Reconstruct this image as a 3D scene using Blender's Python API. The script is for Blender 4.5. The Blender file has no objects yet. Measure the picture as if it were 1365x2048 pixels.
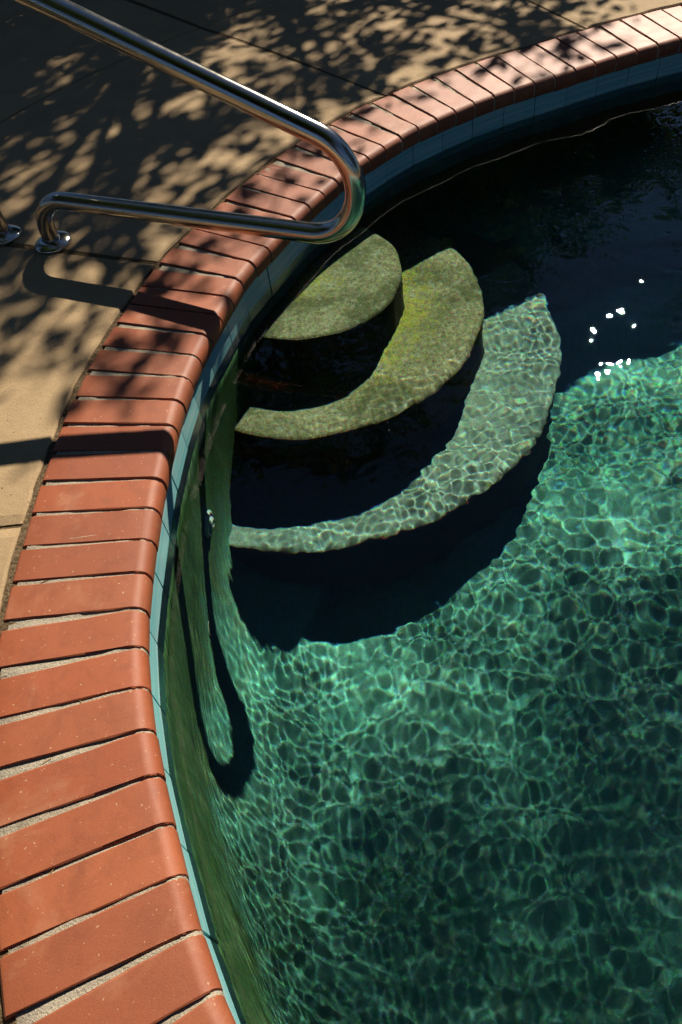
import bpy, bmesh, math, random
import numpy as np
from mathutils import Vector, Matrix
R = math.radians
rng = np.random.default_rng(7)
random.seed(7)
scene = bpy.context.scene
COL = scene.collection

# ------------------------------------------------------------------ camera
CAM_H, PITCH, ROLL, FPX = 1.2857, 0.88828, -0.15800, 1467.98
cd = bpy.data.cameras.new('camera'); cam = bpy.data.objects.new('camera', cd); COL.objects.link(cam)
cd.sensor_fit = 'VERTICAL'; cd.sensor_height = 36.0; cd.sensor_width = 24.0
cd.lens = FPX / 2048.0 * 36.0
cd.clip_start = 0.02; cd.clip_end = 2000
fw = Vector((0, math.cos(PITCH), -math.sin(PITCH))); rt = Vector((1, 0, 0)); up = rt.cross(fw)
r2 = rt * math.cos(ROLL) + up * math.sin(ROLL); u2 = -rt * math.sin(ROLL) + up * math.cos(ROLL)
M = Matrix((r2, u2, -fw)).transposed().to_4x4(); M.translation = (0, 0, CAM_H)
cam.matrix_world = M
scene.camera = cam

# ------------------------------------------------------------------ sky, sun, exposure
SUN_EL, SUN_AZ = 37.0, 27.7            # azimuth from +Y towards +X
world = bpy.data.worlds.new('World'); scene.world = world; world.use_nodes = True
wn = world.node_tree; wn.nodes.clear()
sky = wn.nodes.new('ShaderNodeTexSky'); sky.sky_type = 'NISHITA'; sky.sun_disc = False
sky.sun_elevation = R(SUN_EL); sky.sun_rotation = R(SUN_AZ)
sky.altitude = 5500; sky.air_density = 1.0; sky.dust_density = 0.8; sky.ozone_density = 3.0
bg = wn.nodes.new('ShaderNodeBackground'); bg.inputs['Strength'].default_value = 0.055
wo = wn.nodes.new('ShaderNodeOutputWorld')
wn.links.new(sky.outputs[0], bg.inputs['Color']); wn.links.new(bg.outputs[0], wo.inputs['Surface'])
sd = bpy.data.lights.new('sun', 'SUN'); sun = bpy.data.objects.new('sun', sd); COL.objects.link(sun)
sd.energy = 5.0; sd.angle = R(0.53); sd.color = (1.0, 0.90, 0.74)
S = Vector((math.cos(R(SUN_EL)) * math.sin(R(SUN_AZ)), math.cos(R(SUN_EL)) * math.cos(R(SUN_AZ)), math.sin(R(SUN_EL))))
sun.rotation_euler = S.to_track_quat('Z', 'Y').to_euler()
sun.location = S * 30
sd.cycles.is_caustics_light = True
vs = scene.view_settings
vs.view_transform = 'Standard'; vs.look = 'None'; vs.gamma = 1.0; vs.exposure = 0.7; vs.use_curve_mapping = False
cy = scene.cycles
cy.use_denoising = True
try: cy.denoiser = 'OPENIMAGEDENOISE'
except Exception: pass
cy.caustics_refractive = True; cy.caustics_reflective = False
cy.blur_glossy = 0.0
cy.max_bounces = 10; cy.diffuse_bounces = 1; cy.glossy_bounces = 4; cy.transmission_bounces = 8
cy.sample_clamp_indirect = 12.0
cy.use_adaptive_sampling = False
cy.use_light_tree = False

# ------------------------------------------------------------------ helpers
def tag(o, label=None, cat=None, group=None, kind=None):
    if label: o['label'] = label
    if cat: o['category'] = cat
    if group: o['group'] = group
    if kind: o['kind'] = kind
    return o
def link(name, me, mat=None, parent=None):
    o = bpy.data.objects.new(name, me); COL.objects.link(o)
    if mat is not None and me is not None and not me.materials: me.materials.append(mat)
    if parent is not None: o.parent = parent
    return o
def empty(name, loc=(0, 0, 0)):
    o = bpy.data.objects.new(name, None); COL.objects.link(o); o.location = loc; o.empty_display_size = 0.1
    return o
def pymesh(name, V, F, smooth=False):
    me = bpy.data.meshes.new(name)
    me.from_pydata([tuple(map(float, v)) for v in V], [], [tuple(int(i) for i in f) for f in F])
    if smooth: me.polygons.foreach_set('use_smooth', [True] * len(me.polygons))
    me.update(); return me
def npmesh(name, V, Q, smooth=False):
    """fast mesh from an (n,3) array and an (m,k) face array"""
    V = np.asarray(V, np.float32); Q = np.asarray(Q, np.int32)
    me = bpy.data.meshes.new(name); k = Q.shape[1]
    me.vertices.add(len(V)); me.vertices.foreach_set('co', V.ravel())
    me.loops.add(Q.size); me.loops.foreach_set('vertex_index', Q.ravel())
    me.polygons.add(len(Q)); me.polygons.foreach_set('loop_start', np.arange(0, Q.size, k, dtype=np.int32))
    me.polygons.foreach_set('use_smooth', np.full(len(Q), smooth))
    me.update(calc_edges=True); return me
def grid_faces(nu, nv, closed_u=False):
    i = np.arange(nu if closed_u else nu - 1); j = np.arange(nv - 1)
    I, J = np.meshgrid(i, j, indexing='ij'); I2 = (I + 1) % nu
    return np.stack([I * nv + J, I2 * nv + J, I2 * nv + J + 1, I * nv + J + 1], -1).reshape(-1, 4)

# materials -------------------------------------------------------
class NT:
    def __init__(s, name):
        s.m = bpy.data.materials.new(name); s.m.use_nodes = True; s.t = s.m.node_tree; s.t.nodes.clear()
        s.out = s.n('ShaderNodeOutputMaterial')
    def n(s, typ, **kw):
        nd = s.t.nodes.new(typ)
        for k, v in kw.items(): setattr(nd, k, v)
        return nd
    def l(s, a, b): s.t.links.new(a, b)
    def coord(s, kind='Object'):
        return s.n('ShaderNodeTexCoord').outputs[kind]
    def pos(s): return s.n('ShaderNodeNewGeometry').outputs['Position']
    def noise(s, vec, scale, detail=4, rough=0.55, dist=0.0):
        nd = s.n('ShaderNodeTexNoise'); nd.inputs['Scale'].default_value = scale
        nd.inputs['Detail'].default_value = detail; nd.inputs['Roughness'].default_value = rough
        nd.inputs['Distortion'].default_value = dist
        if vec is not None: s.l(vec, nd.inputs['Vector'])
        return nd.outputs['Fac']
    def ramp(s, fac, stops):
        nd = s.n('ShaderNodeValToRGB'); e = nd.color_ramp.elements
        while len(e) < len(stops): e.new(0.5)
        for el, (p, c) in zip(e, stops):
            el.position = p; el.color = (*c, 1) if len(c) == 3 else c
        s.l(fac, nd.inputs[0]); return nd.outputs[0]
    def mix(s, fac, a, b, mode='MIX'):
        nd = s.n('ShaderNodeMix', data_type='RGBA', blend_type=mode)
        for sock, v in ((0, fac), (6, a), (7, b)):
            if hasattr(v, 'node'): s.l(v, nd.inputs[sock])
            else: nd.inputs[sock].default_value = (*v, 1) if isinstance(v, tuple) and len(v) == 3 else v
        return nd.outputs[2]
    def math(s, op, a, b=None, clamp=False):
        nd = s.n('ShaderNodeMath', operation=op, use_clamp=clamp)
        for sock, v in ((0, a), (1, b)):
            if v is None: continue
            if hasattr(v, 'node'): s.l(v, nd.inputs[sock])
            else: nd.inputs[sock].default_value = v
        return nd.outputs[0]
    def bump(s, h, strength=0.3, dist=0.002, normal=None):
        nd = s.n('ShaderNodeBump'); nd.inputs['Strength'].default_value = strength; nd.inputs['Distance'].default_value = dist
        s.l(h, nd.inputs['Height'])
        if normal is not None: s.l(normal, nd.inputs['Normal'])
        return nd.outputs[0]
    def pbsdf(s, color, rough=0.6, normal=None, metallic=0.0, spec=0.5):
        b = s.n('ShaderNodeBsdfPrincipled')
        for k, v in (('Base Color', color), ('Roughness', rough), ('Normal', normal), ('Metallic', metallic), ('Specular IOR Level', spec)):
            if v is None: continue
            if hasattr(v, 'node'): s.l(v, b.inputs[k])
            else: b.inputs[k].default_value = (*v, 1) if isinstance(v, tuple) else v
        s.l(b.outputs[0], s.out.inputs['Surface']); return b

def mat_brick():
    t = NT('terracotta'); P = t.pos()
    oi = t.n('ShaderNodeObjectInfo').outputs['Random']
    base = t.mix(t.noise(P, 5.0, 3), (0.2838, 0.05504, 0.01634), (0.3526, 0.08428, 0.02838))
    base = t.mix(t.math('MULTIPLY', oi, 0.95), base, (0.2236, 0.04988, 0.01892))
    oi2 = t.n('ShaderNodeTexWhiteNoise', noise_dimensions='1D'); t.l(oi, oi2.inputs['W'])
    base = t.mix(t.math('MULTIPLY', oi2.outputs['Value'], 0.35), base, (0.344, 0.1118, 0.0473))
    base = t.mix(t.ramp(t.noise(P, 16, 6, 0.7, 0.4), [(0.45, (0, 0, 0)), (0.72, (0.8, 0.8, 0.8))]), base, (0.1849, 0.043, 0.0172))
    fine = t.noise(P, 420, 3, 0.7)
    base = t.mix(t.ramp(fine, [(0.3, (0, 0, 0)), (0.75, (0.35, 0.35, 0.35))]), base, (0.4128, 0.1462, 0.0602))
    speck = t.ramp(t.noise(P, 130, 2, 0.5), [(0.70, (0, 0, 0)), (0.76, (0.8, 0.8, 0.8))])
    base = t.mix(speck, base, (0.5676, 0.387, 0.2322))
    # chalky efflorescence smears
    sm = t.ramp(t.noise(P, 7.0, 6, 0.65, 0.6), [(0.55, (0, 0, 0)), (0.74, (0.62, 0.62, 0.62))])
    base = t.mix(sm, base, (0.4042, 0.1892, 0.1032))
    rough = t.mix(t.noise(P, 20, 4), (0.54,) * 3, (0.66,) * 3)
    nb = t.bump(fine, 0.22, 0.0015); nb = t.bump(t.noise(P, 35, 3), 0.12, 0.003, nb)
    t.pbsdf(base, rough, nb, spec=0.5); return t.m
def mat_mortar():
    t = NT('mortar'); P = t.pos()
    f = t.noise(P, 260, 4, 0.75)
    c = t.ramp(f, [(0.3, (0.264, 0.22, 0.1584)), (0.55, (0.4752, 0.4136, 0.3168)), (0.8, (0.5808, 0.528, 0.4312))])
    dirt = t.ramp(t.noise(P, 14, 5, 0.7), [(0.5, (0, 0, 0)), (0.7, (0.6, 0.6, 0.6))])
    c = t.mix(dirt, c, (0.176, 0.132, 0.088))
    t.pbsdf(c, 0.95, t.bump(f, 0.9, 0.004), spec=0.2); return t.m
def mat_concrete():
    t = NT('deck_concrete'); P = t.pos()
    c = t.ramp(t.noise(P, 1.7, 6, 0.6), [(0.3, (0.352, 0.242, 0.132)), (0.7, (0.4488, 0.3212, 0.1804))])
    g = t.noise(P, 300, 3, 0.7)
    c = t.mix(t.ramp(g, [(0.3, (0.55, 0.55, 0.55)), (0.6, (0, 0, 0))]), c, (0.2552, 0.176, 0.0968))
    pits = t.ramp(t.noise(P, 75, 2, 0.6), [(0.26, (1, 1, 1)), (0.31, (0, 0, 0))])
    c = t.mix(pits, c, (0.088, 0.0616, 0.0352))
    st = t.ramp(t.noise(P, 4.5, 5, 0.65, 0.8), [(0.47, (0, 0, 0)), (0.72, (0.6, 0.6, 0.6))])
    c = t.mix(st, c, (0.2552, 0.176, 0.1012))
    ag = t.n('ShaderNodeTexVoronoi'); ag.inputs['Scale'].default_value = 210; t.l(P, ag.inputs['Vector'])
    c = t.mix(t.ramp(ag.outputs['Distance'], [(0.12, (0.55, 0.55, 0.55)), (0.3, (0, 0, 0))]), c, (0.5456, 0.44, 0.2904))
    cw = t.n('ShaderNodeTexVoronoi', feature='DISTANCE_TO_EDGE'); cw.inputs['Scale'].default_value = 0.9
    wv = t.n('ShaderNodeVectorMath', operation='ADD'); nz = t.n('ShaderNodeTexNoise'); nz.inputs['Scale'].default_value = 6; nz.inputs['Detail'].default_value = 6
    t.l(P, nz.inputs['Vector']); t.l(P, wv.inputs[0]); t.l(nz.outputs['Color'], wv.inputs[1]); t.l(wv.outputs[0], cw.inputs['Vector'])
    ck = t.ramp(cw.outputs['Distance'], [(0.0, (0.85, 0.85, 0.85)), (0.0035, (0, 0, 0))])
    ck = t.math('MULTIPLY', ck, t.ramp(t.noise(P, 1.3, 3), [(0.5, (0, 0, 0)), (0.6, (1, 1, 1))]))
    c = t.mix(ck, c, (0.0792, 0.0528, 0.0308))
    nb = t.bump(g, 0.5, 0.003); nb = t.bump(pits, -0.5, 0.004, nb); nb = t.bump(t.noise(P, 28, 4), 0.3, 0.006, nb)
    t.pbsdf(c, 0.85, nb, spec=0.25); return t.m
def mat_dirt():
    t = NT('joint_sand'); P = t.pos()
    f = t.noise(P, 120, 5, 0.75)
    c = t.ramp(f, [(0.35, (0.05, 0.035, 0.02)), (0.55, (0.19, 0.13, 0.075)), (0.75, (0.36, 0.28, 0.17))])
    t.pbsdf(c, 0.95, t.bump(f, 1.0, 0.008), spec=0.1); return t.m
def mat_tile():
    t = NT('glazed_tile'); P = t.pos()
    oi = t.n('ShaderNodeObjectInfo').outputs['Random']
    mp = t.n('ShaderNodeMapping'); t.l(P, mp.inputs['Vector']); mp.inputs['Scale'].default_value = (2, 2, 95)
    st = t.noise(mp.outputs[0], 1.0, 3, 0.6)
    c = t.ramp(st, [(0.3, (0.17, 0.52, 0.55)), (0.52, (0.29, 0.62, 0.64)), (0.7, (0.46, 0.70, 0.71))])
    c = t.mix(t.math('MULTIPLY', oi, 0.3), c, (0.1472, 0.368, 0.3864))
    scale = t.ramp(t.noise(P, 26, 4, 0.7), [(0.55, (0, 0, 0)), (0.75, (0.5, 0.5, 0.5))])
    c = t.mix(scale, c, (0.506, 0.5336, 0.4968))
    t.pbsdf(c, 0.22, t.bump(st, 0.1, 0.001), spec=0.5); return t.m
def mat_grout():
    t = NT('tile_grout'); P = t.pos()
    c = t.mix(t.noise(P, 90, 4), (0.10, 0.13, 0.12), (0.22, 0.24, 0.21))
    t.pbsdf(c, 0.9); return t.m
def mat_plaster():
    t = NT('pool_plaster'); P = t.pos()
    mp = t.n('ShaderNodeMapping'); t.l(P, mp.inputs['Vector']); mp.inputs['Scale'].default_value = (1, 1, 0.2)
    g = t.noise(P, 85, 5, 0.72)
    # bare teal plaster, mottled
    c = t.ramp(t.noise(P, 3.2, 6, 0.65), [(0.3, (0.080, 0.275, 0.222)), (0.7, (0.175, 0.40, 0.335))])
    c = t.mix(t.ramp(g, [(0.35, (0.6, 0.6, 0.6)), (0.6, (0, 0, 0))]), c, (0.045, 0.19, 0.145))
    st = t.ramp(t.noise(P, 9, 6, 0.75, 0.5), [(0.55, (0, 0, 0)), (0.72, (0.5, 0.5, 0.5))])
    c = t.mix(st, c, (0.24, 0.30, 0.18))
    # algae: streaks that hang from the tile line and thin out down the wall
    f = t.noise(mp.outputs[0], 8, 6, 0.7, 0.3)
    a = t.ramp(f, [(0.30, (0.026, 0.062, 0.026)), (0.5, (0.055, 0.105, 0.046)), (0.72, (0.14, 0.195, 0.10))])
    a = t.mix(t.math('MULTIPLY', g, 0.5), a, (0.06, 0.10, 0.025))
    z = t.n('ShaderNodeSeparateXYZ'); t.l(P, z.inputs[0])
    mr = t.n('ShaderNodeMapRange'); t.l(t.math('ADD', z.outputs[2], t.math('MULTIPLY', t.math('SUBTRACT', f, 0.5), 0.9)), mr.inputs[0])
    mr.inputs[1].default_value = -1.15; mr.inputs[2].default_value = -0.62
    c = t.mix(mr.outputs[0], c, a)
    t.pbsdf(c, 0.9, t.bump(g, 0.4, 0.004), spec=0.1); return t.m
def mat_step(moss=1.0, ri=0.0):
    t = NT('algae_concrete'); P = t.pos()
    g = t.noise(P, 62, 6, 0.74); big = t.noise(P, 4.5, 5, 0.6, 0.5); mid = t.noise(P, 19, 6, 0.7, 0.4)
    c = t.ramp(g, [(0.33, (0.0962, 0.0851, 0.0407)), (0.5, (0.2664, 0.222, 0.1221)), (0.70, (0.444, 0.3922, 0.2664))])
    c = t.mix(t.ramp(big, [(0.42, (0.85, 0.85, 0.85)), (0.54, (0, 0, 0))]), c, (0.111, 0.1036, 0.0481))       # dark biofilm patches
    wh = t.ramp(t.noise(P, 12, 7, 0.78, 1.2), [(0.54, (0, 0, 0)), (0.66, (0.7, 0.7, 0.7))])
    c = t.mix(wh, c, (0.4144, 0.3848, 0.3108))                                                                   # bare worn cement
    if moss < 1: c = t.mix(0.72, c, (0.20, 0.31, 0.275))
    # yellow-green algae gathers in the corner under the next riser
    d = t.n('ShaderNodeVectorMath', operation='DISTANCE'); sp = t.n('ShaderNodeVectorMath', operation='MULTIPLY'); t.l(P, sp.inputs[0]); sp.inputs[1].default_value = (1, 1, 0)
    t.l(sp.outputs[0], d.inputs[0]); d.inputs[1].default_value = (0.0, 2.355, 0)
    mr = t.n('ShaderNodeMapRange'); t.l(d.outputs['Value'], mr.inputs[0]); mr.inputs[1].default_value = ri; mr.inputs[2].default_value = ri + .26
    mr.inputs[3].default_value = .17; mr.inputs[4].default_value = -.06
    al = t.ramp(t.math('ADD', t.math('ADD', t.math('MULTIPLY', t.noise(P, 95, 5, 0.78), .55), t.math('MULTIPLY', mid, .45)), mr.outputs[0]), [(0.56, (0, 0, 0)), (0.68, (1, 1, 1))])
    c = t.mix(t.math('MULTIPLY', t.math('MULTIPLY', al, moss), .85), c, (0.3848, 0.3256, 0.0444))
    c = t.mix(t.ramp(mid, [(0.6, (0, 0, 0)), (0.74, (0.6, 0.6, 0.6))]), c, (0.0666, 0.074, 0.0296))
    c = t.mix(1.0, c, (0.74, 0.73, 0.74), 'MULTIPLY')
    k = t.ramp(t.noise(P, 120, 5, 0.8), [(0.36, (0.60, 0.60, 0.58)), (0.5, (0.98, 0.98, 0.96)), (0.66, (1.3, 1.3, 1.22))])
    c = t.mix(1.0 if moss == 1 else .5, c, k, 'MULTIPLY')
    t.pbsdf(c, 0.9, t.bump(g, 0.6, 0.005), spec=0.1); return t.m
def mat_water():
    # one wavelength band per ray (red, green or blue), each with its own refractive index: dispersion
    t = NT('water'); P = t.pos()
    vm = t.n('ShaderNodeVectorMath', operation='SCALE'); t.l(P, vm.inputs[0]); vm.inputs['Scale'].default_value = 9137.0
    wnz = t.n('ShaderNodeTexWhiteNoise', noise_dimensions='3D'); t.l(vm.outputs[0], wnz.inputs['Vector'])
    def const(stops):
        r_ = t.n('ShaderNodeValToRGB'); r_.color_ramp.interpolation = 'CONSTANT'; e = r_.color_ramp.elements; e.new(.5)
        for el, (p_, c_) in zip(e, stops): el.position = p_; el.color = (*c_, 1)
        t.l(wnz.outputs['Value'], r_.inputs[0]); return r_.outputs[0]
    TINT = (0.77, 0.96, 0.91)
    A_, B_ = .76, .12                                                 # soft bands: each ray keeps some of the other two colours
    col = const([(0, (TINT[0] * A_, TINT[1] * B_, TINT[2] * B_)), (1 / 3, (TINT[0] * B_, TINT[1] * A_, TINT[2] * B_)), (2 / 3, (TINT[0] * B_, TINT[1] * B_, TINT[2] * A_))])
    col = t.mix(1.0, col, (3.0, 3.0, 3.0), 'MULTIPLY')
    ior = t.math('ADD', t.math('MULTIPLY', const([(0, (0, 0, 0)), (1 / 3, (.5, .5, .5)), (2 / 3, (1, 1, 1))]), 0.015), 1.3255)
    geo = t.n('ShaderNodeNewGeometry')
    fr = t.n('ShaderNodeFresnel'); fr.inputs['IOR'].default_value = 1.333
    rf_ = t.n('ShaderNodeBsdfRefraction'); rf_.inputs['Roughness'].default_value = 0.0
    t.l(col, rf_.inputs['Color']); t.l(ior, rf_.inputs['IOR'])
    gl = t.n('ShaderNodeBsdfGlossy'); gl.inputs['Roughness'].default_value = 0.0; gl.inputs['Color'].default_value = (1, 1, 1, 1)
    top = t.n('ShaderNodeMixShader'); t.l(fr.outputs[0], top.inputs[0]); t.l(rf_.outputs[0], top.inputs[1]); t.l(gl.outputs[0], top.inputs[2])
    und = t.n('ShaderNodeBsdfGlass'); und.inputs['Roughness'].default_value = 0.0; und.inputs['IOR'].default_value = 1.333
    und.inputs['Color'].default_value = (*TINT, 1)                      # seen from under water: not split
    mx = t.n('ShaderNodeMixShader'); t.l(geo.outputs['Backfacing'], mx.inputs[0]); t.l(top.outputs[0], mx.inputs[1]); t.l(und.outputs[0], mx.inputs[2])
    t.l(mx.outputs[0], t.out.inputs['Surface']); return t.m
def mat_steel():
    t = NT('polished_steel'); P = t.coord()
    r = t.mix(t.noise(P, 30, 5, 0.7), (0.09,) * 3, (0.22,) * 3)
    mp = t.n('ShaderNodeMapping'); t.l(P, mp.inputs['Vector']); mp.inputs['Scale'].default_value = (1, 1, 1)
    t.pbsdf((0.513, 0.4845, 0.437), r, t.bump(t.noise(P, 180, 3), 0.02, 0.001), metallic=1.0); return t.m
def mat_leaf(name, a, b):
    t = NT(name); P = t.pos()
    c = t.mix(t.noise(P, 3.0, 3), a, b)
    d = t.n('ShaderNodeBsdfDiffuse'); t.l(c, d.inputs['Color'])
    tr = t.n('ShaderNodeBsdfTranslucent'); t.l(t.mix(0.5, c, (0.10, 0.16, 0.02)), tr.inputs['Color'])
    mx = t.n('ShaderNodeMixShader'); mx.inputs[0].default_value = 0.25
    t.l(d.outputs[0], mx.inputs[1]); t.l(tr.outputs[0], mx.inputs[2]); t.l(mx.outputs[0], t.out.inputs['Surface']); return t.m
def mat_bark():
    t = NT('bark'); P = t.pos()
    f = t.noise(P, 14, 6, 0.7); t.pbsdf(t.mix(f, (0.05, 0.035, 0.022), (0.16, 0.12, 0.08)), 0.95, t.bump(f, 0.8, 0.02)); return t.m
def mat_ground():
    t = NT('lawn_soil'); P = t.pos()
    f = t.noise(P, 2.0, 6, 0.7); t.pbsdf(t.mix(f, (0.035, 0.055, 0.018), (0.09, 0.085, 0.04)), 0.95, t.bump(t.noise(P, 40, 4), 0.6, 0.02), spec=0.1); return t.m
def mat_plain(name, c, rough=0.5):
    t = NT(name); P = t.pos(); k = t.noise(P, 60, 3)
    t.pbsdf(t.mix(t.math('MULTIPLY', k, 0.35), c, tuple(x * 0.7 for x in c)), rough); return t.m
MB, MM, MC, MD, MT = mat_brick(), mat_mortar(), mat_concrete(), mat_dirt(), mat_tile()
MW = MF = mat_plaster()
MG, MS, MWA, ML = mat_grout(), mat_step(), mat_water(), mat_steel()
LEAF1 = mat_leaf('leaf_broad', (0.035, 0.075, 0.018), (0.07, 0.11, 0.03))
LEAF2 = mat_leaf('leaf_hedge', (0.02, 0.045, 0.012), (0.045, 0.075, 0.02))
BARK, GRD = mat_bark(), mat_ground()

# ------------------------------------------------------------------ pool outline (top of the coping's nose)
NOSE = [(-.2949,.1617),(-.3239,.2503),(-.3499,.3402),(-.3747,.4294),(-.3988,.5171),(-.4179,.6096),(-.4312,.6934),(-.4376,.7851),
 (-.4449,.8812),(-.4175,1.2396),(-.4034,1.3266),(-.3895,1.4187),(-.3723,1.5079),(-.3521,1.6035),(-.3261,1.6857),(-.295,1.7738),
 (-.2632,1.8549),(-.2256,1.934),(-.1889,2.0462),(-.1435,2.1153),(-.0951,2.1756),(.0077,2.338),(.0602,2.4103),(.1183,2.47),
 (.1798,2.5597),(.3827,2.7412),(.4569,2.8011),(.5308,2.8521),(.6089,2.8915),(.6916,2.9376),(.775,2.9799),(.8601,3.0113),
 (.9485,3.0449),(1.039,3.0776),(1.1302,3.1023),(1.2244,3.1333),(1.3188,3.1619),(1.4138,3.1894),(1.5158,3.2214),(1.6141,3.2413),(1.7162,3.2658)]
KS = list(range(9)) + list(range(12, 24)) + [25, 26, 27, 28] + list(range(31, 47))
REST = [(2.2,3.37),(2.8,3.36),(3.5,3.06),(4.0,2.4),(4.2,1.5),(4.0,.5),(3.4,-.4),(2.5,-1.0),(1.5,-1.2),(.7,-.98),(.18,-.55),(-.13,-.13)]
NOSE = [(x * 1.009, y * 1.009) for x, y in NOSE]     # the nose lies a little below the deck
ctl = np.array(NOSE + REST)
def resample(P, step):
    Q = np.vstack([P, P[:1]]); s = np.r_[0, np.cumsum(np.linalg.norm(np.diff(Q, axis=0), axis=1))]
    n = int(round(s[-1] / step)); t = np.arange(n) * s[-1] / n
    return np.stack([np.interp(t, s, Q[:, k]) for k in (0, 1)], 1)
def csmooth(P, sig):   # periodic gaussian along the loop (sig in samples)
    n = len(P); k = np.fft.fftfreq(n); g = np.exp(-2 * (np.pi * k * sig) ** 2)
    return np.stack([np.fft.ifft(np.fft.fft(P[:, i]) * g).real for i in (0, 1)], 1)
# catmull-rom through the control points, then smoothing
def catmull(P, m=30):
    n = len(P); out = []
    for i in range(n):
        a, b, c, d = P[i - 1], P[i], P[(i + 1) % n], P[(i + 2) % n]
        for t in np.arange(m) / m:
            out.append(0.5 * ((2 * b) + (c - a) * t + (2 * a - 5 * b + 4 * c - d) * t ** 2 + (3 * b - a - 3 * c + d) * t ** 3))
    return np.array(out)
LOOP = csmooth(resample(catmull(ctl), 0.005), 16)
LOOP = resample(LOOP, 0.005); NL = len(LOOP); DS = None
seg = np.linalg.norm(np.roll(LOOP, -1, 0) - LOOP, axis=1); PER = seg.sum(); DS = PER / NL
TAN = np.roll(LOOP, -3, 0) - np.roll(LOOP, 3, 0); TAN /= np.linalg.norm(TAN, axis=1)[:, None]
OUTN = np.stack([-TAN[:, 1], TAN[:, 0]], 1)      # points away from the pool (loop runs clockwise)
def at(s, off=0.0):
    """point at arc length s, off metres outwards from the nose; with tangent and outward normal"""
    s = np.asarray(s, float) % PER; f = s / DS; i = np.floor(f).astype(int) % NL; j = (i + 1) % NL; w = (f - np.floor(f))[..., None]
    P = LOOP[i] * (1 - w) + LOOP[j] * w; N = OUTN[i] * (1 - w) + OUTN[j] * w; T = TAN[i] * (1 - w) + TAN[j] * w
    return P + N * np.asarray(off)[..., None] if np.ndim(off) else P + N * off, T, N
def arc_of(p):
    return float(np.argmin(((LOOP - np.array(p)) ** 2).sum(1)) * DS)
def outside(P):
    """signed distance to the nose line, positive on the deck side"""
    P = np.atleast_2d(P); L2 = LOOP[::6]; N2 = OUTN[::6]; out = np.empty(len(P))
    for a in range(0, len(P), 20000):
        q = P[a:a + 20000]; d = ((q[:, None, :] - L2[None]) ** 2).sum(2); k = d.argmin(1)
        out[a:a + 20000] = np.sqrt(d[np.arange(len(q)), k]) * np.sign(((q - L2[k]) * N2[k]).sum(1))
    return out
WATER_Z = -0.15
CENT = np.array([1.75, 1.15])
def floor_z(x, y):
    return -1.19 - 0.09 * np.clip(1.3 - y, 0, 3.0)

# ------------------------------------------------------------------ ground, deck bed, deck slabs
n = 360; s = np.linspace(0, PER, n, endpoint=False)
offs = [3.1, 4.5, 8, 20, 70, 400]
V = np.concatenate([np.c_[(np.asarray(at(s, 3.1)[0]) if o == 3.1 else CENT + (at(s, 3.1)[0] - CENT) * (1 + (o - 3.1) / 4.0)), np.full(n, -0.02)][:, None] for o in offs], 1).reshape(-1, 3)
tag(link('ground', npmesh('ground', V, grid_faces(n, len(offs), True)[:, ::-1]), GRD), 'dark lawn and soil beyond the concrete pool deck', kind='structure')
n = 700; s = np.linspace(0, PER, n, endpoint=False); cols = [0.02, .28, .36, 1.6, 1.75, 3.25]
V = np.stack([np.c_[at(s, o)[0], np.full(n, -0.075 if o < .1 else -0.008)] for o in cols], 1)
V[:, 1:, 2] += (rng.random((n, len(cols) - 1)) - .5) * 0.006
bed = link('deck_bed', npmesh('deck_bed', V.reshape(-1, 3), grid_faces(n, len(cols), True)[:, ::-1]), MD)
tag(bed, 'dark sandy bedding filling the joints of the pool deck', kind='structure')

deck = empty('pool_deck'); tag(deck, 'tan concrete deck slabs around the pool, dappled with leaf shade', kind='structure')
JOINTS = [((-.755, 1.163), (-1.0, .065)), ((-.487, 2.216), (-.89, .455)), ((.455, 3.177), (-.557, .83)), ((1.391, 3.563), (-.28, .96))]
jl = []
for p0, d in JOINTS:
    d = np.array(d) / np.linalg.norm(d); tt = np.linspace(-.6, 6, 3000); Q = np.array(p0) + tt[:, None] * d
    o = outside(Q); row = []
    for lvl in (0.318, 1.68, 3.15):
        k = np.argmin(np.abs(o - lvl) + (tt < -.5) * 9); row.append(arc_of(Q[k]))
    jl.append(row)
sA, sD = jl[0][0], jl[-1][0]
rest = PER - (sD - sA); m = int(round(rest / 1.15))
for k in range(1, m):
    sk = sD + rest * k / m; jl.append([sk, sk, sk])
def unwrap(a, ref): return a + PER * round((ref - a) / PER)
jl.sort(key=lambda r: r[0] if r[0] >= sA else r[0] + PER)
for r_ in jl:
    if r_[0] < sA: r_[0] += PER
    r_[1] = unwrap(r_[1], r_[0]); r_[2] = unwrap(r_[2], r_[0])
GAP = 0.006
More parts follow.
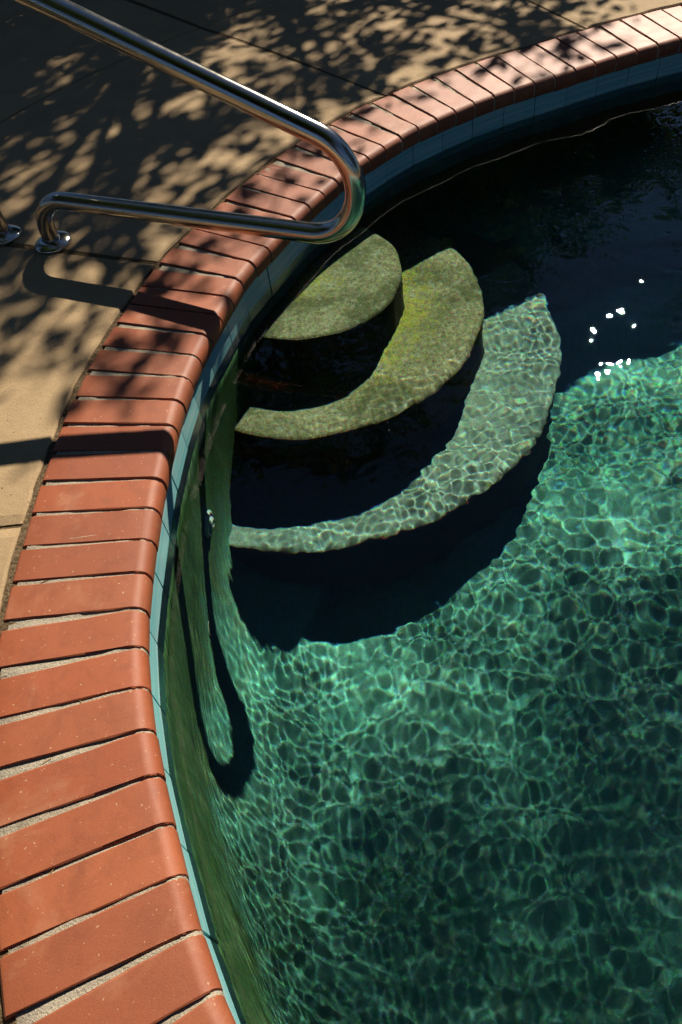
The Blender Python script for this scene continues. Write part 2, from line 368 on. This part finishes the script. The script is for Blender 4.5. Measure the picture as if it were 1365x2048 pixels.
def slab(k, a, b, ring):
    o0, o1 = ((0.319, 1.674), (1.686, 3.2))[ring]
    i0, i1 = ring, ring + 1
    nu, nv = 40, 10
    su0 = np.linspace(a[i0] + GAP, b[i0] - GAP, nu); su1 = np.linspace(a[i1] + GAP, b[i1] - GAP, nu)
    ww = np.r_[0, .006, np.linspace(.05, o1 - o0 - .05, nv - 4), o1 - o0 - .006, o1 - o0] / (o1 - o0)
    jit = rng.normal(0, 1, nu); jit = np.convolve(np.r_[jit, jit, jit], np.ones(3) / 3, 'same')[nu:2 * nu] * 0.0035
    V = []
    for i in range(nu):
        pa = at(su0[i], o0 + jit[i])[0]; pb = at(su1[i], o1)[0]
        # keep the slab's curve: blend the straight joint with offset position
        for w in ww:
            q = at(su0[i] * (1 - w) + su1[i] * w, (o0 + jit[i] * (1 - w)) * (1 - w) + o1 * w)[0]
            e = (w in (0, 1)) or i in (0, nu - 1)
            V.append((q[0], q[1], -0.005 if e else 0.0))
    V = np.array(V); nt = len(V)
    F = grid_faces(nu, nv)[:, ::-1].tolist()
    B = [i * nv for i in range(nu)] + [(nu - 1) * nv + j for j in range(1, nv)] + [i * nv + nv - 1 for i in range(nu - 2, -1, -1)] + [j for j in range(nv - 2, 0, -1)]
    V2 = V[B].copy(); V2[:, 2] = -0.012 - 0.07
    for q in range(len(B)):
        r_ = (q + 1) % len(B); F.append([B[q], B[r_], nt + r_, nt + q])
    me = pymesh('slab', np.vstack([V, V2]), F)
    o = link('slab', me, MC, deck); o.location.z = (rng.random() - .5) * 0.004; return o
allj = jl + [[x + PER for x in jl[0]]]
for k in range(len(allj) - 1):
    for ring in (0, 1): slab(k, allj[k], allj[k + 1], ring)

# ------------------------------------------------------------------ coping: bullnose bricks and mortar
coping = empty('brick_coping'); tag(coping, 'curved terracotta bullnose brick coping with pale mortar joints edging the pool', 'coping')
BW, BL, BT, BR = 0.0855, 0.305, 0.058, 0.030
def brick_mesh(seed):
    r_ = np.random.default_rng(seed)
    # profile in (x outward from nose, z)
    prof = [(BL, -BT)]; prof += [(BL, -0.006), (BL - .004, -.0015), (BL - .010, 0)]
    prof += [(x, 0) for x in (0.24, .18, .12, .07)]
    for a in np.linspace(0, 90, 9): prof.append((BR - BR * math.sin(R(a)), -BR + BR * math.cos(R(a))))
    prof += [(0, -0.045), (0.003, -BT)]
    prof = np.array(prof); n_ = len(prof)
    ys = [-BW / 2, -BW / 2 + .0018, 0, BW / 2 - .0018, BW / 2]; ins = [.0015, 0, 0, 0, .0015]
    V = []
    for y, k in zip(ys, ins):
        for i, (x, z) in enumerate(prof):
            t_ = prof[(i + 1) % n_] - prof[i - 1]; t_ /= np.linalg.norm(t_); nn = np.array([t_[1], -t_[0]])
            if i in (0, n_ - 1): nn *= 0
            q = np.array((x, z)) - nn * k
            e = r_.normal(0, .0010) if y in (ys[0], ys[-1]) else r_.normal(0, .00018)
            V.append((q[0], y + (e if abs(y) > .04 else 0), q[1] + (r_.normal(0, .0002))))
    F = []
    for j in range(len(ys) - 1):
        for i in range(n_):
            i2 = (i + 1) % n_; F.append((j * n_ + i, j * n_ + i2, (j + 1) * n_ + i2, (j + 1) * n_ + i))
    F.append(tuple(range(n_ - 1, -1, -1))); F.append(tuple((len(ys) - 1) * n_ + i for i in range(n_)))
    me = pymesh('brick', V, F, True)
    bm = bmesh.new(); bm.from_mesh(me); bmesh.ops.recalc_face_normals(bm, faces=bm.faces)
    for e in bm.edges:
        if e.is_manifold and e.calc_face_angle(0) > R(17): e.smooth = False
    bm.to_mesh(me); bm.free()
    me.materials.append(MB); return me
bms = [brick_mesh(i) for i in range(8)]
sk = np.array([arc_of(p) for p in NOSE]); sk = np.where(sk > PER * .8, sk - PER, sk)
pf = np.polyfit(KS, sk, 4); jpos = list(np.polyval(pf, np.arange(0, 47)))
remain = PER - (jpos[-1] - jpos[0]); m = int(round(remain / 0.0935))
jpos += [jpos[46] + remain * k / m for k in range(1, m + 1)]
COPE_TILT = 0.045
for k in range(len(jpos) - 1):
    sc = (jpos[k] + jpos[k + 1]) / 2; p_, t_, n_ = at(sc); wdt = jpos[k + 1] - jpos[k]
    o = link('brick', bms[(k * 5 + k // 7) % 8], None, coping)
    ang = math.atan2(n_[1], n_[0])
    o.location = (p_[0] + n_[0] * rng.normal(0, .0012), p_[1] + n_[1] * rng.normal(0, .0012), rng.normal(0, .0008) - COPE_TILT * BL)
    o.rotation_euler = (rng.normal(0, .006), -COPE_TILT + rng.normal(0, .003), ang + rng.normal(0, .0035))
    o.scale = (1, (wdt - 0.0065) / BW, 1)
# mortar sweep
n = 3200; s = np.linspace(0, PER, n, endpoint=False); rec = 0.0045
prof = [(0.29, -.05), (0.2985, -.012)] + [(x, -rec) for x in (.29, .24, .19, .14, .09, .06, .034)]
for a in np.linspace(0, 90, 6): prof.append((rec + (BR - rec) * (1 - math.sin(R(a))), -BR + (BR - rec) * math.cos(R(a))))
prof += [(rec + .001, -0.05), (0.012, -0.0585), (.02, -.0705)]
V = np.stack([np.c_[at(s, o)[0], np.full(n, z)] for o, z in prof], 1)
V[:, :, 2] += (np.array([p[0] for p in prof]) - BL) * COPE_TILT
V[:, 2:, 2] += rng.normal(0, .0009, (n, len(prof) - 2))
mo = link('mortar', npmesh('mortar', V.reshape(-1, 3), grid_faces(n, len(prof), True), True), MM, coping)

# dry needles caught in the joints
MN = mat_plain('dry_needle', (0.42, 0.24, 0.08), 0.8)
def needle(p, L, a, seed, lab):
    r_ = np.random.default_rng(seed); tt = np.linspace(-.5, .5, 7); P = np.c_[tt * L, .18 * L * (tt ** 2) * r_.choice([-1, 1]), np.full(7, .0)]
    V = []; F = []
    for i in range(7):
        w = .0009 * (1 - abs(tt[i]) * .9)
        for k in range(5): V.append(P[i] + (0, w * math.cos(1.2566 * k), w * math.sin(1.2566 * k)))
    for i in range(6):
        for k in range(5): k2 = (k + 1) % 5; F.append((i * 5 + k, i * 5 + k2, (i + 1) * 5 + k2, (i + 1) * 5 + k))
    o = link('dry_needle', pymesh('dry_needle', V, F, True), MN); o.location = p; o.rotation_euler = (0, 0, a)
    tag(o, lab, 'needle', 'needles in the coping joints')
NL_ = ['dry brown needle lying along a coping joint, bent near its middle', 'longest dry needle, slanting across a coping mortar joint', 'shortest dry needle, lying askew halfway along a coping joint', 'dry needle in the coping joint closest to the short deck seam']
for k, (kk, off, L, a) in enumerate([(5, .20, .022, .5), (3, .21, .028, .9), (6, .13, .014, 2.2), (9, .23, .02, .2)]):
    q = at(jpos[kk], off)[0]; needle((q[0], q[1], -.0035 + (off - BL) * COPE_TILT), L, a, 60 + k, NL_[k])

# ------------------------------------------------------------------ waterline tiles
band = empty('tile_band'); tag(band, 'band of glossy blue-green waterline tiles under the brick coping', 'tiles')
TILE_W, TILE_H = 0.1515, 0.150
nt_ = int(round(PER / 0.153)); off_s = arc_of((-.378, 1.40)) % (PER / nt_)
def tile_mesh():
    bm = bmesh.new(); bmesh.ops.create_cube(bm, size=1)
    for v in bm.verts: v.co = Vector((v.co.x * 0.009, v.co.y * (PER / nt_ - 0.0022), v.co.z * TILE_H))
    bmesh.ops.bevel(bm, geom=bm.edges[:], offset=0.0012, segments=1, affect='EDGES')
    me = bpy.data.meshes.new('tile'); bm.to_mesh(me); bm.free(); me.materials.append(MT); return me
tm = tile_mesh()
for k in range(nt_):
    p_, t_, n_ = at(off_s + k * PER / nt_, 0.0145)
    o = link('tile', tm, None, band); o.location = (p_[0], p_[1], -0.0705 - TILE_H / 2)
    o.rotation_euler = (rng.normal(0, .002), rng.normal(0, .004), math.atan2(n_[1], n_[0]) + rng.normal(0, .004))
n = 900; s = np.linspace(0, PER, n, endpoint=False)
V = np.stack([np.c_[at(s, o)[0], np.full(n, z)] for o, z in [(.05, -.0705), (.0168, -.0707), (.0168, -.30)]], 1)
link('grout', npmesh('grout', V.reshape(-1, 3), grid_faces(n, 3, True), True), MG, band)

# ------------------------------------------------------------------ pool shell
n = 700; s = np.linspace(0, PER, n, endpoint=False); CR = 0.42
rows = [(.03, -.224), (.0105, -.2235), (.0095, -.26), (.0095, -.4), (.0095, -.55)]
V = []
base = at(s, 0.0)[0]; nrm = at(s)[2]
for o, z in rows: V.append(np.c_[base + nrm * o, np.full(n, z)])
inner = base - nrm * (CR - .01); zf = floor_z(inner[:, 0], inner[:, 1])
for a in np.linspace(0, 90, 10):
    V.append(np.c_[base + nrm * (.01 - CR * (1 - math.cos(R(a)))), zf + CR * (1 - math.sin(R(a)))])
V = np.stack(V, 1)
wall = link('pool_wall', npmesh('pool_wall', V.reshape(-1, 3), grid_faces(n, V.shape[1], True), True), MW)
tag(wall, 'algae-streaked plaster side wall of the pool under the tiles', kind='structure')
ring = V[:, -1, :2]; fr = np.linspace(1, 0.02, 24)
FV = np.stack([CENT + (ring - CENT) * f for f in fr], 1); FZ = floor_z(FV[..., 0], FV[..., 1])
flo = link('pool_floor', npmesh('pool_floor', np.concatenate([FV, FZ[..., None]], 2).reshape(-1, 3), grid_faces(n, 24, True), True), MF)
tag(flo, 'pale green plaster floor of the pool rippling with light', kind='structure')

# ------------------------------------------------------------------ entry steps
steps = empty('pool_steps', (0, 0, 0)); tag(steps, 'three curved algae-covered concrete entry steps under the water', 'steps')
SC = np.array([0.0, 2.355])
def step(rad, ztop, zbot, mat):
    a = np.linspace(-math.pi, math.pi, 720, endpoint=False); P = SC + rad * np.c_[np.cos(a), np.sin(a)]
    inside = outside(P) < 0.03
    st_ = np.argmax(inside & ~np.roll(inside, 1)); P = np.roll(P, -st_, 0); ins = np.roll(inside, -st_); P = P[:ins.sum()]
    # wobble of the hand-trowelled edge
    an = np.arange(len(P)); wob = 0.004 * np.sin(an * .035 + rad * 9) + .0025 * np.sin(an * .11 + rad * 5)
    dirn = (P - SC) / rad; P = P + dirn * wob[:, None]
    s1, s0 = arc_of(P[-1]), arc_of(P[0])
    back = at(np.linspace(s1, unwrap(s0, s1), 40)[1:-1], 0.03)[0]
    if abs(unwrap(s0, s1) - s1) > 3: raise RuntimeError('step wrap')
    loop = np.vstack([P, back]); n_ = len(loop); nf = len(P)
    d = np.zeros((n_, 2)); d[:nf] = dirn
    br = 0.02; V = [np.c_[loop, np.full(n_, zbot)], np.c_[loop, np.full(n_, ztop - br)]]
    for g in (22, 45, 68, 90): V.append(np.c_[loop - d * br * (1 - math.cos(R(g))), np.full(n_, ztop - br + br * math.sin(R(g)))])
    V = np.stack(V, 1); F = grid_faces(n_, V.shape[1], True).tolist(); k = V.shape[1]
    F.append([i * k + k - 1 for i in range(n_)])
    me = pymesh('step', V.reshape(-1, 3), F)
    bm = bmesh.new(); bm.from_mesh(me); bmesh.ops.recalc_face_normals(bm, faces=bm.faces); bm.to_mesh(me); bm.free()
    return link('step', me, mat, steps)
ZT = [-0.31, -0.565, -0.865]
STEPS = [step(.360, ZT[0], -.60, MS), step(.650, ZT[1], -.90, mat_step(1, .36)), step(.947, ZT[2], -1.40, mat_step(.15, .65))]

# ------------------------------------------------------------------ water
def axis(lo, a, b, hi, h, h2):
    m_ = np.arange(a, b + h / 2, h); L = [a]; st_ = h
    while L[-1] > lo: st_ = min(st_ * 1.15, h2); L.append(L[-1] - st_)
    Rr = [m_[-1]]; st_ = h
    while Rr[-1] < hi: st_ = min(st_ * 1.15, h2); Rr.append(Rr[-1] + st_)
    return np.r_[np.array(L[:0:-1]), m_, np.array(Rr[1:])]
X = axis(-1.4, -.5, 1.95, 5.1, .0037, .06); Y = axis(-2.2, -.1, 3.3, 4.4, .0037, .06)
XX, YY = np.meshgrid(X, Y, indexing='ij')
wr = np.random.default_rng(21)
def waves(nw, lmin, lmax, slope, dmean=None, dspread=None):
    Z = np.zeros_like(XX)
    for k in range(nw):
        lam = math.exp(wr.uniform(math.log(lmin), math.log(lmax))); kk = 2 * math.pi / lam
        th = wr.uniform(0, 2 * math.pi) if dmean is None else wr.normal(dmean, dspread)
        Z += slope * math.sqrt(2 / nw) / kk * np.sin(kk * (XX * math.cos(th) + YY * math.sin(th)) + wr.uniform(0, 7))
    return Z
def sm(x, a, b): t_ = np.clip((x - a) / (b - a), 0, 1); return t_ * t_ * (3 - 2 * t_)
amp = 0.20 + 0.80 * sm(2.45 - YY + 0.25 * XX, 0.2, 1.2)            # calm by the steps, livelier towards open water
amp = np.maximum(amp, .52 * sm(XX, .55, 1.05))
low = sm(1.5 - YY + .5 * XX, .3, 1.6)
ang0 = np.arctan2(LOOP[:, 1] - CENT[1], LOOP[:, 0] - CENT[0]); od0 = np.argsort(ang0)
edge = np.interp(np.arctan2(YY - CENT[1], XX - CENT[0]), ang0[od0], np.linalg.norm(LOOP - CENT, axis=1)[od0], period=2 * math.pi) - np.hypot(XX - CENT[0], YY - CENT[1])
calm = .35 + .65 * sm(edge, .05, .5)                                # the wall damps the ripples
fine_ = 1.0 - .12 * low
pm = waves(10, .35, .9, 1.0); pm = np.clip(.95 + .30 * pm / pm.std(), .45, 1.5)              # gusts: livelier and calmer patches
Z = amp * calm * fine_ * pm * (waves(64, .020, .033, .0095) + waves(44, .031, .056, .0118)) + (.25 + .75 * low) * amp * calm * waves(44, .045, .11, .020, R(68), .45) + (.4 + .6 * amp) * waves(24, .2, .6, .017) + amp * calm * waves(24, .09, .2, .013)
Z += .7 * np.exp(-(((XX - 1.12) / .38) ** 2 + ((YY - 1.95) / .42) ** 2)) * waves(40, .05, .16, .024)      # a patch of livelier chop
far_ = np.maximum(np.maximum(-.45 - XX, XX - 1.95), np.maximum(-.15 - YY, YY - 3.28)); Z *= 1 - sm(far_, 0, .5)
nx, ny = XX.shape
o = outside(np.c_[XX.ravel()[::1], YY.ravel()[::1]]) if False else None
# inside test by radial lookup about the centre (the outline is star-shaped)
ang = np.arctan2(LOOP[:, 1] - CENT[1], LOOP[:, 0] - CENT[0]); od = np.argsort(ang)
rad = np.linalg.norm(LOOP - CENT, axis=1)[od]; ang = ang[od]
ra = np.interp(np.arctan2(YY - CENT[1], XX - CENT[0]), ang, rad, period=2 * math.pi)
ok = (np.hypot(XX - CENT[0], YY - CENT[1]) < ra + 0.80)      # the sheet runs on inside the bank, out of sight
F = grid_faces(nx, ny); keep = ok.ravel()[F].all(1); F = F[keep]
used = np.unique(F); remap = np.full(nx * ny, -1); remap[used] = np.arange(len(used))
WV = np.c_[XX.ravel(), YY.ravel(), (WATER_Z + Z).ravel()][used]
water = link('water', npmesh('water', WV, remap[F], True), MWA)
tag(water, 'clear rippled teal pool water glinting in the sun', kind='structure')
water.cycles.is_caustics_caster = True
for o in [wall, flo] + STEPS: o.cycles.is_caustics_receiver = True

# ------------------------------------------------------------------ handrail
A = np.array([-.8326, 2.4244]); th = R(119); RU = np.array([math.sin(th), math.cos(th)])
def up_(u, z): return (A[0] + RU[0] * u, A[1] + RU[1] * u, z)
path = []
def arc(cu, cz, r, a0, a1, n_=22): return [(cu + r * math.cos(R(a)), cz + r * math.sin(R(a))) for a in np.linspace(a0, a1, n_)]
SLA = math.degrees(math.atan(.380))
path += [(0, -.05), (0, .0), (0, .03)] + arc(.13, .036, .13, 180, 90) + [(.4, .166), (.7, .166)] + arc(1.003, .311, .145, -90, 90 - SLA, 36)
lz = lambda u: .703 - .380 * (u - .379)
path += [(.8, lz(.8)), (.4, lz(.4)), (.15, lz(.15))]
# upper end bends over and drops to the rear anchor
ur, rb = -.217, .14
cu = ur + rb; n2 = np.array([math.sin(R(SLA)), math.cos(R(SLA))])      # normal of the sloping bar
cz = lz(cu) - rb / math.cos(R(SLA))
path += arc(cu, cz, rb, 90 - SLA, 180, 24) + [(ur, .4), (ur, .1), (ur, 0), (ur, -.05)]
def tube(pts, r, nseg=28):
    P = np.array(pts); n_ = len(P); V = []
    T = np.gradient(P, axis=0); T /= np.linalg.norm(T, axis=1)[:, None]
    side = np.array([RU[1], -RU[0], 0.0])
    for i in range(n_):
        b = np.cross(T[i], side); b /= np.linalg.norm(b)
        for k in range(nseg):
            a = 2 * math.pi * k / nseg; V.append(P[i] + r * (math.cos(a) * side + math.sin(a) * b))
    F = []
    for i in range(n_ - 1):
        for k in range(nseg): k2 = (k + 1) % nseg; F.append((i * nseg + k, i * nseg + k2, (i + 1) * nseg + k2, (i + 1) * nseg + k))
    return V, F
rail = empty('handrail', up_(0, 0)); tag(rail, 'polished stainless steel handrail with a U bend reaching over the pool steps', 'handrail')
org = np.array(up_(0, 0))
V, F = tube([np.array(up_(*q)) - org for q in path], 0.0282)
me = pymesh('tube', V, F, True); bm = bmesh.new(); bm.from_mesh(me); bmesh.ops.recalc_face_normals(bm, faces=bm.faces); bm.to_mesh(me); bm.free()
link('tube', me, ML, rail)
prof = [(.0300, .016), (.033, .0165), (.040, .015), (.052, .010), (.060, .0055), (.0635, .0025), (.0640, -.001), (.0640, -.012)]
n_ = 48; V = [(r_ * math.cos(2 * math.pi * i / n_), r_ * math.sin(2 * math.pi * i / n_), z) for i in range(n_) for r_, z in prof]
fm = npmesh('base_flange', V, grid_faces(n_, len(prof), True)[:, ::-1], True); fm.materials.append(ML)
for u, tx, ty in ((0, .05, -.03), (ur, -.02, .04)):
    o = link('base_flange', fm, None, rail); o.location = np.array(up_(u, .004)) - org; o.rotation_euler = (tx, ty, 0)

# ------------------------------------------------------------------ wall fitting and dark spot
MPLA = mat_plain('white_plastic', (0.42, 0.44, 0.42), 0.35); MBLK = mat_plain('spot_black', (0.02, 0.02, 0.02), 0.8)
def lathe(name, prof, mat, parent, n_=32, caustic=True):
    V = [(x, r_ * math.cos(2 * math.pi * i / n_), r_ * math.sin(2 * math.pi * i / n_)) for i in range(n_) for x, r_ in prof]
    me = npmesh(name, V, grid_faces(n_, len(prof), True), True)
    bm = bmesh.new(); bm.from_mesh(me); bmesh.ops.recalc_face_normals(bm, faces=bm.faces); bm.to_mesh(me); bm.free()
    o = link(name, me, mat, parent); o.cycles.is_caustics_receiver = True; return o
def on_wall(p, z, name):
    s_ = arc_of(p); q, t_, n_ = at(s_, 0.0135); e = empty(name, (q[0], q[1], z)); e.rotation_euler = (0, 0, math.atan2(-n_[1], -n_[0])); return e
rf = on_wall((-.39, 1.42), -.56, 'return_fitting'); tag(rf, 'round white water return fitting set in the algae-covered pool wall', 'pool fitting')
lathe('flange', [(-.01, .046), (.006, .046), (.012, .042), (.014, .034), (.008, .030), (-.01, .030)], MPLA, rf)
lathe('eyeball', [(-.006, .030), (.010, .027), (.020, .019), (.022, .012), (.010, .010), (0, .001)], MPLA, rf)
wp = on_wall((-.42, 1.15), -.76, 'wall_spot'); tag(wp, 'small dark ringed spot low in the pool wall below the white fitting', 'pool fitting')  # near-black round spot with a thin rim on the wall
lathe('rim', [(-.01, .028), (.004, .028), (.006, .024), (.002, .020)], MG, wp)
lathe('cup', [(.002, .0205), (-.03, .020), (-.03, .001)], MBLK, wp)

# ------------------------------------------------------------------ trees and hedges (deck shade, dark reflections); some added to cut sky light
def leaves(cen, size, seed, flat=0.5):
    r_ = np.random.default_rng(seed); n_ = len(cen)
    base = np.array([(0, 0, 0), (.32, .26, .04), (.72, .20, .03), (1, 0, -.05), (.72, -.20, .03), (.32, -.26, .04)])
    d = r_.normal(0, 1, (n_, 3)); d[:, 2] = d[:, 2] * flat - .3; d /= np.linalg.norm(d, axis=1)[:, None]
    u = r_.normal(0, 1, (n_, 3)); u -= (u * d).sum(1)[:, None] * d; u /= np.linalg.norm(u, axis=1)[:, None]; w = np.cross(d, u)
    sz = size * r_.uniform(.65, 1.3, n_)
    V = cen[:, None, :] + sz[:, None, None] * (base[None, :, 0, None] * d[:, None] + base[None, :, 1, None] * u[:, None] + base[None, :, 2, None] * w[:, None])
    F = np.array([(0, 1, 2, 3), (0, 3, 4, 5)])[None] + (np.arange(n_) * 6)[:, None, None]
    return V.reshape(-1, 3), F.reshape(-1, 4)
def limb_mesh(lines):
    V = []; F = []
    for pts, r0, r1 in lines:
        P = np.array(pts, float); m_ = len(P); b0 = len(V); ns = 8
        T = np.gradient(P, axis=0); T /= np.linalg.norm(T, axis=1)[:, None] + 1e-9
        for i in range(m_):
            a = np.cross(T[i], (0.3, .9, .2)); a /= np.linalg.norm(a); b = np.cross(T[i], a); r_ = r0 + (r1 - r0) * i / (m_ - 1)
            for k in range(ns): g = 2 * math.pi * k / ns; V.append(P[i] + r_ * (math.cos(g) * a + math.sin(g) * b))
        for i in range(m_ - 1):
            for k in range(ns): k2 = (k + 1) % ns; F.append((b0 + i * ns + k, b0 + i * ns + k2, b0 + (i + 1) * ns + k2, b0 + (i + 1) * ns + k))
    return pymesh('limbs', V, F, True)
def bend(a, b, seed, n_=8, amp_=.12):
    r_ = np.random.default_rng(seed); a, b = np.array(a), np.array(b); L = np.linalg.norm(b - a); o1, o2 = r_.normal(0, amp_ * L, 3), r_.normal(0, amp_ * L, 3)
    t_ = np.linspace(0, 1, n_)[:, None]; return a + (b - a) * t_ + o1 * (t_ * (1 - t_) * 2) + o2 * (t_ * (1 - t_) * (1 - 2 * t_) * 3)
SUNH = np.array([math.sin(R(SUN_AZ)), math.cos(R(SUN_AZ))]); TE = math.tan(R(SUN_EL))
def tree(name, label, foot, clumps, per, sig, leaf, seed, mat, r0=.16, clear=False):
    e = empty(name, (foot[0], foot[1], -.03)); tag(e, label, 'tree', 'trees beyond the pool deck')
    r_ = np.random.default_rng(seed); org_ = np.array((foot[0], foot[1], -.03))
    C_ = np.asarray(clumps); cnt = np.full(len(C_), per)
    if clear: cnt[-24:] = 7
    pts = np.repeat(C_, cnt, 0); pts = pts + r_.normal(0, 1, pts.shape) * sig
    if clear:                                   # its shade stays off the water
        g_ = pts[:, :2] - SUNH * (pts[:, 2:3] / TE); pts = pts[outside(g_) > -.02]
    V, F = leaves(pts - org_, leaf, seed + 1); link('crown', npmesh('crown', V, F), mat, e)
    fork = np.array((foot[0], foot[1], 1.5)) + r_.normal(0, .1, 3)
    lines = [(bend((foot[0], foot[1], -.1), fork, seed + 2, 10, .03), r0, r0 * .75)]
    # limbs: a few leaders, then a twig to every clump from its nearest leader
    k_ = max(5, len(C_) // 14); idx = r_.choice(len(C_), k_, replace=False); lead = []
    for q, i in enumerate(idx):
        b = bend(fork, C_[i], seed + 10 + q, 12, .1); lead.append(b); lines.append((b, r0 * .4, .012))
    LP = np.concatenate([b[3:] for b in lead])
    for q, c in enumerate(C_):
        k = ((LP - c) ** 2).sum(1).argmin()
        if np.linalg.norm(LP[k] - c) > .05: lines.append((bend(LP[k], c, seed + 300 + q, 6, .1), .010, .004))
    if clear:
        lines = [l for l in lines if (outside(np.array(l[0])[:, :2] - SUNH * (np.array(l[0])[:, 2:3] / TE)) > .02).all()]
    link('trunk', limb_mesh([(np.array(p) - org_, a, b) for p, a, b in lines]), BARK, e); return e
tr = np.random.default_rng(5)
# crown clumps of the near tree: where their shade falls on the deck, and how far up the sun ray they hang
G = np.c_[tr.uniform(-4.5, 2.6, 9000), tr.uniform(.6, 6.5, 9000)]; dd = outside(G)
cov = np.interp(dd, [.0, .22, .45, .8, 1.2, 1.9], [.02, .12, .40, .85, 1.15, 1.7]) * np.where(G[:, 0] > .3, 1.9, 1.15)
cov = np.where((G[:, 1] < 2.5) & (dd > .3), cov * .75, cov)
keepc = tr.random(len(G)) < cov * 0.085 * 1.0; G = G[keepc]
th_ = np.where(G[:, 0] > .3, tr.uniform(3.0, 4.2, len(G)), tr.uniform(3.8, 5.4, len(G)))
# a few outer sprays that reach far enough to shade the coping bricks
ss = tr.uniform(arc_of((-.36, 1.5)), arc_of((.5, 2.85)), 24); G2 = at(ss, tr.uniform(.02, .40, 24))[0]
G = np.vstack([G, G2]); th_ = np.r_[th_, tr.uniform(3.4, 4.6, 24)]
CL = np.c_[G + SUNH * th_[:, None], th_ * TE]
print('clumps', len(CL))
tree('shade_tree', 'broad leafy tree beyond the deck that dapples the slabs with shade', (0.6, 8.6), CL, 36, .105, .09, 40, LEAF1, .16, True)
cr = tr.normal(0, 1, (150, 3)); cr /= np.linalg.norm(cr, axis=1)[:, None]; cr *= tr.uniform(.5, 1, (150, 1))
tree('side_tree', 'dense dark tree standing to the right of the sky gap', (6.0, 6.8), np.array((5.7, 6.6, 3.2)) + cr * (1.5, 1.5, 1.7), 60, .18, .10, 80, LEAF2)
def hedge(label, a, b, seed):
    a, b = np.array(a, float), np.array(b, float); L = np.linalg.norm(b - a); d = (b - a) / L; nn = np.array([-d[1], d[0]])
    org_ = np.array((*((a + b) / 2), -.03)); h = empty('hedge', org_); tag(h, label, 'hedge', 'hedges around the garden')
    r_ = np.random.default_rng(seed); m_ = int(L * 1450)
    q = a + d * r_.uniform(0, L, (m_, 1)) + nn * r_.uniform(-.45, .45, (m_, 1))
    hp = np.c_[q, r_.uniform(0, 3.25, m_) + .1 * np.sin(r_.uniform(0, 6, m_))]
    V, F = leaves(hp - org_, .115, seed + 1); link('foliage', npmesh('foliage', V, F), LEAF2, h)
    hl = []
    for i_, t_ in enumerate(np.arange(.3, L, .6)):
        c = a + d * t_; hl.append((bend((*c, -.1), (c[0] + r_.uniform(-.2, .2), c[1] + r_.uniform(-.2, .2), 2.4), seed + 9 + i_, 6, .05) - org_, .03, .008))
    link('stems', limb_mesh(hl), BARK, h)
hedge('tall dark hedge along the far side of the garden, mirrored in the pool', (-8, 8.6), (12, 8.6), 77)
hedge('unseen tall hedge added left of the handrail to block low sky light', (-8.2, 8.0), (-8.2, -7.5), 177)  # out of view; added to shut out horizon light from the left
hedge('unseen tall hedge added across the near end of the garden to block sky light', (-8, -8), (12, -8), 277)  # behind the camera; added so less low sky fills the shadows
hedge('unseen tall hedge added past the deep end of the pool to block sky light', (12.2, -7.5), (12.2, 8), 377)  # added off frame to hold back sky light from the right
def blob(n_, cen, rad, seed, lo=.55):
    q = np.random.default_rng(seed).normal(0, 1, (n_, 3)); q /= np.linalg.norm(q, axis=1)[:, None]
    return np.array(cen) + q * np.random.default_rng(seed + 1).uniform(lo, 1, (n_, 1)) * np.array(rad)
tree('tall_tree', 'tall dark tree far behind the hedge, mirrored black in the water', (2.0, 16.2), blob(420, (1.4, 16.0, 6.0), (4.6, 2.2, 3.6), 31, .3), 34, .34, .20, 120, LEAF2, .3)
tree('unseen_left_tree', 'unseen spreading tree added left of the pool to block sky light', (-6.0, 1.5), blob(260, (-5.4, 1.6, 5.2), (2.9, 4.2, 3.0), 41), 36, .34, .22, 160, LEAF1, .22)  # off-frame crown added to deepen shadows by covering sky on the left
tree('unseen_back_tree', 'unseen leafy canopy tree added at the near end of the pool to block overhead sky', (-1.0, -5.6), blob(620, (-1.8, -3.0, 7.2), (5.6, 5.4, 2.6), 51, .3), 40, .36, .24, 200, LEAF1, .28)  # unseen canopy, spread overhead to cut the ambient sky light
tree('unseen_right_tree', 'unseen round tree added past the right curve of the pool to block sky light', (9.2, -0.5), blob(260, (8.8, -0.3, 4.4), (2.2, 5.0, 3.6), 61), 36, .34, .22, 240, LEAF2, .22)  # unseen, added to cover sky on the right and darken the shade
tree('slender_tree', 'slender dark tree beside the bright gap of sky', (4.5, 15.6), blob(200, (4.5, 15.5, 6.8), (1.75, 1.4, 4.0), 71, .2), 34, .3, .20, 280, LEAF2, .2)
